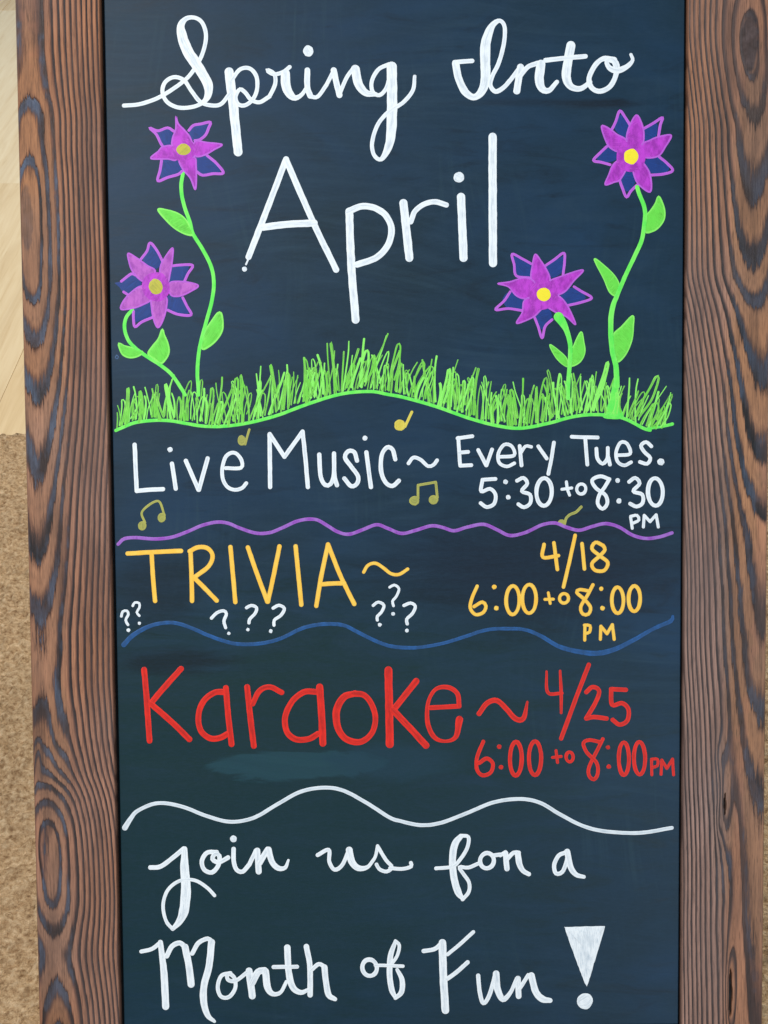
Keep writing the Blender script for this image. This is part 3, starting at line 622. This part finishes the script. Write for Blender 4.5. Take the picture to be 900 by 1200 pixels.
def note(label, mat, crop, heads, strokes, w):
    g = Geo()
    for i, (x, y, rx, ry) in enumerate(heads): g.dot(*crop(x, y), rx / crop.k, ry / crop.k, z=.00004)
    for i, st in enumerate(strokes): g.ribbon(pts(st, crop, w), z=.00008 + i * .00003)
    nt = g.build('music_note', mat, sign); nt['label'] = label
    g = Geo()
    for (x, y, rx, ry) in heads:
        n = 9; g.ribbon([crop(x + .82 * rx * math.cos(a), y + .82 * ry * math.sin(a)) + (1.6,) for a in [2 * math.pi * k / n for k in range(n)]], True, z=.00022)
    g.build('note_head_outline', mat, nt)
note('single olive note above the word Live', 'olive', cJ, [(690, 118, 22, 28)], ['708,138 718,100 730,60'], 13)
note('pair of beamed olive notes below the word Live', 'olive', cJ, [(165, 568, 22, 25), (268, 525, 21, 25)], ['180,552 165,492 248,437 283,512'], 13)
note('single golden note above the word Music', 'gold', cK, [(632, 106, 24, 25)], ['655,112 668,84 685,48'], 13)
note('pair of beamed olive notes below the tilde', 'olive', cK, [(695, 438, 22, 21), (780, 433, 22, 20)], ['712,428 712,370', '712,370 790,356', '790,356 797,424'], 12)
note('small olive note crossing the purple line', 'olive', cL, [(444, 393, 13, 11)], ['455,400 462,376 478,362 498,354 518,334'], 11)
mark('divider_line', 'wavy purple line under the music row', 'purpleline', cJ, ['38,665 70,637 130,630 230,637 320,628 400,600 480,566 560,548 620,555 680,580 765,606 837,604 909,576 993,540 1077,534 1137,564 1197,600 1257,612 1329,588 1401,562 1461,582 1533,608 1605,592 1689,568 1749,576 1809,594 1881,574 1965,560 2035,588 2105,619 2189,602 2273,563 2343,553 2399,574 2469,591 2539,571 2609,556 2679,574 2749,616 2819,634 2889,627 2959,605'], 19)

# trivia
word('amber word TRIVIA', 'amber', cM, ['88,84 230,76 370,70 | 215,90 222,210 233,334', '420,76 425,200 428,334 | 415,72 460,51 510,56 536,95 516,150 440,210 | 440,212 490,262 558,332', '630,50 643,190 656,340', '722,52 770,190 825,338 | 828,338 860,190 889,46', '974,46 988,190 1004,354', '1145,36 1110,200 1083,360 | 1145,36 1210,200 1283,350 | 1110,246 1170,242 1230,240'], 25)
word('amber tilde after TRIVIA', 'amber', cN, ['478,182 500,147 540,135 582,160 622,190 665,194 710,166'], 19)
Q = [('55,415 62,390 84,386 92,405 78,435 90,460', '92,488,10', 15), ('115,360 126,343 149,346 150,370 136,394 150,412', '150,452,9', 14), ('530,425 560,396 594,386 609,402 596,440 605,475', '622,505,9', 18),
     ('715,370 740,358 768,370 760,400 732,430 728,450', '722,485,9', 18), ('855,372 886,357 915,374 896,410 862,435 860,462', '843,493,10', 18),
     ('1470,262 1495,250 1519,270 1505,310 1485,335 1490,360', '1488,402,10', 15), ('1383,358 1410,340 1440,358 1425,395 1405,415 1405,435', '1418,460,10', 17), ('1545,358 1580,345 1605,362 1590,400 1560,430 1563,455', '1561,490,10', 18)]
for a, b, ww in Q:
    g = Geo(); g.ribbon(pts(a, cM, ww)); v = [float(z) for z in b.split(',')]; g.dot(*cM(v[0], v[1]), v[2] / 4.5); g.build('question_mark', 'white', sign)
word('amber date 4/18', 'amber', cO, ['378,58 374,106 432,100 | 415,52 428,152', '495,24 474,120 451,218', '521,55 530,150', '600,62 572,50 558,74 588,101 618,126 604,156 570,155 558,130 588,101 607,78 600,62'], 15)
word('amber time 6:00', 'amber', cO, ['126,215 106,262 100,298 120,322 149,314 159,290 145,275 114,292', '@190,218,9 | @198,298,9', 'O260,268,25,54', 'O322,263,26,54'], 14)
word('small amber word to', 'amber', cO, ['394,240 401,280 | 381,265 413,264', 'O453,261,17,18'], 12)
word('amber time 8:00', 'amber', cO, ['562,210 541,250 516,293 524,320 545,320 553,295 530,265 501,239 512,228 545,233', '@593,225,8 | @598,298,9', 'O655,268,22,49', 'O718,262,22,48'], 14)
word('amber letters PM', 'amber', cO, ['532,364 531,418 | 530,362 551,364 549,388 532,393', '590,415 592,366 | 592,366 615,394 | 615,394 635,360 | 635,360 642,415'], 13)
mark('divider_line', 'wavy blue line under the trivia row', 'blueline', cM, ['68,565,29 110,520,26 180,477,24 260,452 340,450 420,475 500,510 580,540 660,560 740,562 820,553 900,530 1005,480 1085,460 1165,455 1235,465 1305,500 1385,540 1465,570 1545,580 1635,578,19 1755,556,19 1867,522,20 1979,487,20 2091,480,20 2189,487,20 2273,522,22 2357,571,25 2455,599,27 2567,610,29 2665,585,27 2763,536,24 2861,480,22 2952,440,24 2962,415,16'], 21)

# karaoke
word('red word Karaoke', 'red', cP, ['100,86 110,200 122,374 | 250,82 190,148 132,216 | 130,226 210,296 284,368', 'w=25 430,176 385,179 340,215 320,275 330,333 368,364 408,362 440,345 | 432,160 441,270 455,388', '518,156 530,270 545,395 | w=23 540,224 568,172 610,156 658,178', 'w=25 800,176 750,176 700,215 672,280 680,338 715,368 768,367 805,346 | w=30 812,156 820,270 825,384',
  'w=26 956,182 911,197,30 881,250,32 886,320,30 921,368,28 980,378,26 1025,340,24 1038,280,24 1021,222,24 990,188,25 950,183', 'w=34 1091,88 1094,240 1097,388 | w=27 1204,132 1110,250 | w=29 1110,250 1176,320 1244,393', 'w=20 1262,240 1378,234 | w=20 1378,234 1370,182 1331,157 1282,166,16 1252,220,16 1250,300,20 1276,358,20 1320,376,14 1364,358,20 1379,288,32'], 25)
word('red tilde after Karaoke', 'red', cQ, ['628,264 660,222 700,211 740,246 776,285 808,283,22 824,216,9'], 22)
word('red date 4/25', 'red', cR, ['335,56,9 340,138 395,141 | 388,54,10 392,140 392,218,11', 'w=18 500,30 450,160 392,318', 'w=18 490,137 514,117 540,130 530,170 490,240 | 490,240 520,234 570,240', 'w=18 645,128 587,125 | 587,125 591,186 630,180 655,205 650,248 620,264 593,245'], 14)
word('red time 6:00', 'red', cR, ['88,330 64,390 63,438 85,462 117,450 125,416 102,396 72,414', '@150,350,9 | @157,430,9', 'O215,397,23,66', 'O290,395,24,66'], 16)
word('small red word to', 'red', cR, ['372,365 378,412 | 358,392 392,388', 'O425,390,14,19'], 12)
word('red time 8:00', 'red', cR, ['555,320 535,360 502,428 501,463 520,478 535,455 530,412 492,372 479,336 502,324 540,331', '@575,352,8 | @578,428,9', 'O637,397,20,64', 'O698,395,22,64'], 15)
word('small red letters PM', 'red', cR, ['745,400 746,460 | 745,399 768,399 768,424 748,431', '782,458 785,402 | 785,402 805,435 | 805,435 827,398 | 827,398 831,460'], 12)
mark('divider_line', 'wavy white line under the karaoke row', 'cream', cS, ['42,180,18 60,152,15 82,128 140,106 210,115 290,145 360,162 430,150 500,110 570,72 640,59 700,68 770,105 840,149 874,160 934,172 994,165 1074,135 1154,103 1234,93 1294,105 1354,140 1424,175 1494,191 1594,195 1690,180'], 12)

# closing line
word('white cursive word join', 'white', cU, ['52,150 90,146 138,112 178,78 | w=40 181,80,22 181,150,34 186,230,40 180,305,40 162,352,28 136,381,16 | w=14 136,382 111,350 100,290 120,232 165,199 220,198 265,225 294,255', '302,92 266,94 246,125 255,158 284,168 308,142 312,106 296,98 286,118 310,130 345,112', '366,80 366,125 377,158 400,165 425,138 | @365,42,13', '425,138 450,86 | w=24 455,86 460,165 | 464,132 494,82 | w=24 498,82 510,128 534,152,22 560,150,16 572,122,10'], 18)
word('white cursive word us', 'white', cU, ['682,103 724,83 726,128 746,158 775,140 798,88 | w=28 801,84 811,128 836,152,24 870,148,16 894,118,13', 'w=13 870,150 898,112 908,68 | w=15 908,70 940,122 962,148 942,165 915,156 904,138 | w=15 955,152 1000,155 1034,146 1033,132'], 16)
word('white cursive word for', 'white', cV, ['w=28 322,32,20 300,60 290,120 296,190 311,243 328,266,16 | w=15 324,30 350,35 346,75 320,118 290,146 228,153 | w=15 328,270 352,240 352,205 330,172 316,148 350,150 388,134', 'w=16 O420,124,26,29 | 444,104 470,101', '470,104 490,92 | w=22 490,96 495,154 | w=17 496,118 520,94 540,94 | w=24 536,100 543,138 556,162,20 578,175,17'], 16)
word('white cursive letter a', 'white', cV, ['714,94 690,105 673,140 680,172 704,166 720,126 726,92 | w=24 722,90 735,148 755,176,20 785,185,15'], 17)
word('white cursive word Month', 'white', cW, ['50,145 90,135 120,112 | w=28 122,110,20 135,220 142,352 | w=20 146,162 165,126 195,112 215,128 | w=28 215,128 228,190 238,268 | w=18 242,152 266,112 300,96 316,108 | w=28 315,110 305,200 287,270 285,330 300,384,22 326,408,12',
  '386,226 352,236 338,278 350,314 380,316 404,282 400,242 376,228 376,250 405,255 445,226', 'w=28 456,218 468,312 | 468,262 490,222 514,216 | w=28 518,220 526,280 545,304,20 575,298,15 597,258,14', 'w=26 600,130 605,220 620,278 650,299,20 680,288,14 | w=16 548,203 637,202', 'w=22 672,126 685,200 686,308 | w=17 690,215 718,192 738,200 | w=24 740,204 746,260 756,308 780,324,17'], 16)
word('white cursive word of', 'white', cX, ['O65,180,24,27', 'w=20 150,94,13 134,140 131,200 138,252 150,278,14 | w=12 150,92 163,106 156,140 135,172 | w=12 84,172 130,173 175,175 | w=18 150,280,13 170,260 172,220 156,186,12'], 14)
word('white cursive word Fun', 'white', cX, ['243,125 280,118 303,98 | w=27 305,98 308,200 315,320 | w=13 322,136 360,105 407,62 | w=15 322,216 350,196 388,162', '423,206 428,260 440,297 460,270 479,204 | w=24 482,200 486,248 505,284,20 530,260,14 550,216,14', 'w=20 554,216 556,274 | w=14 560,248 588,204 | w=24 598,206 612,258 634,283 660,288,17'], 15)
word('tall white exclamation mark', 'white', cX, ['# 712,48 716,46 830,43 838,46 836,62 788,222 782,233 774,230 712,62 | @775,290,26,27'], 15)
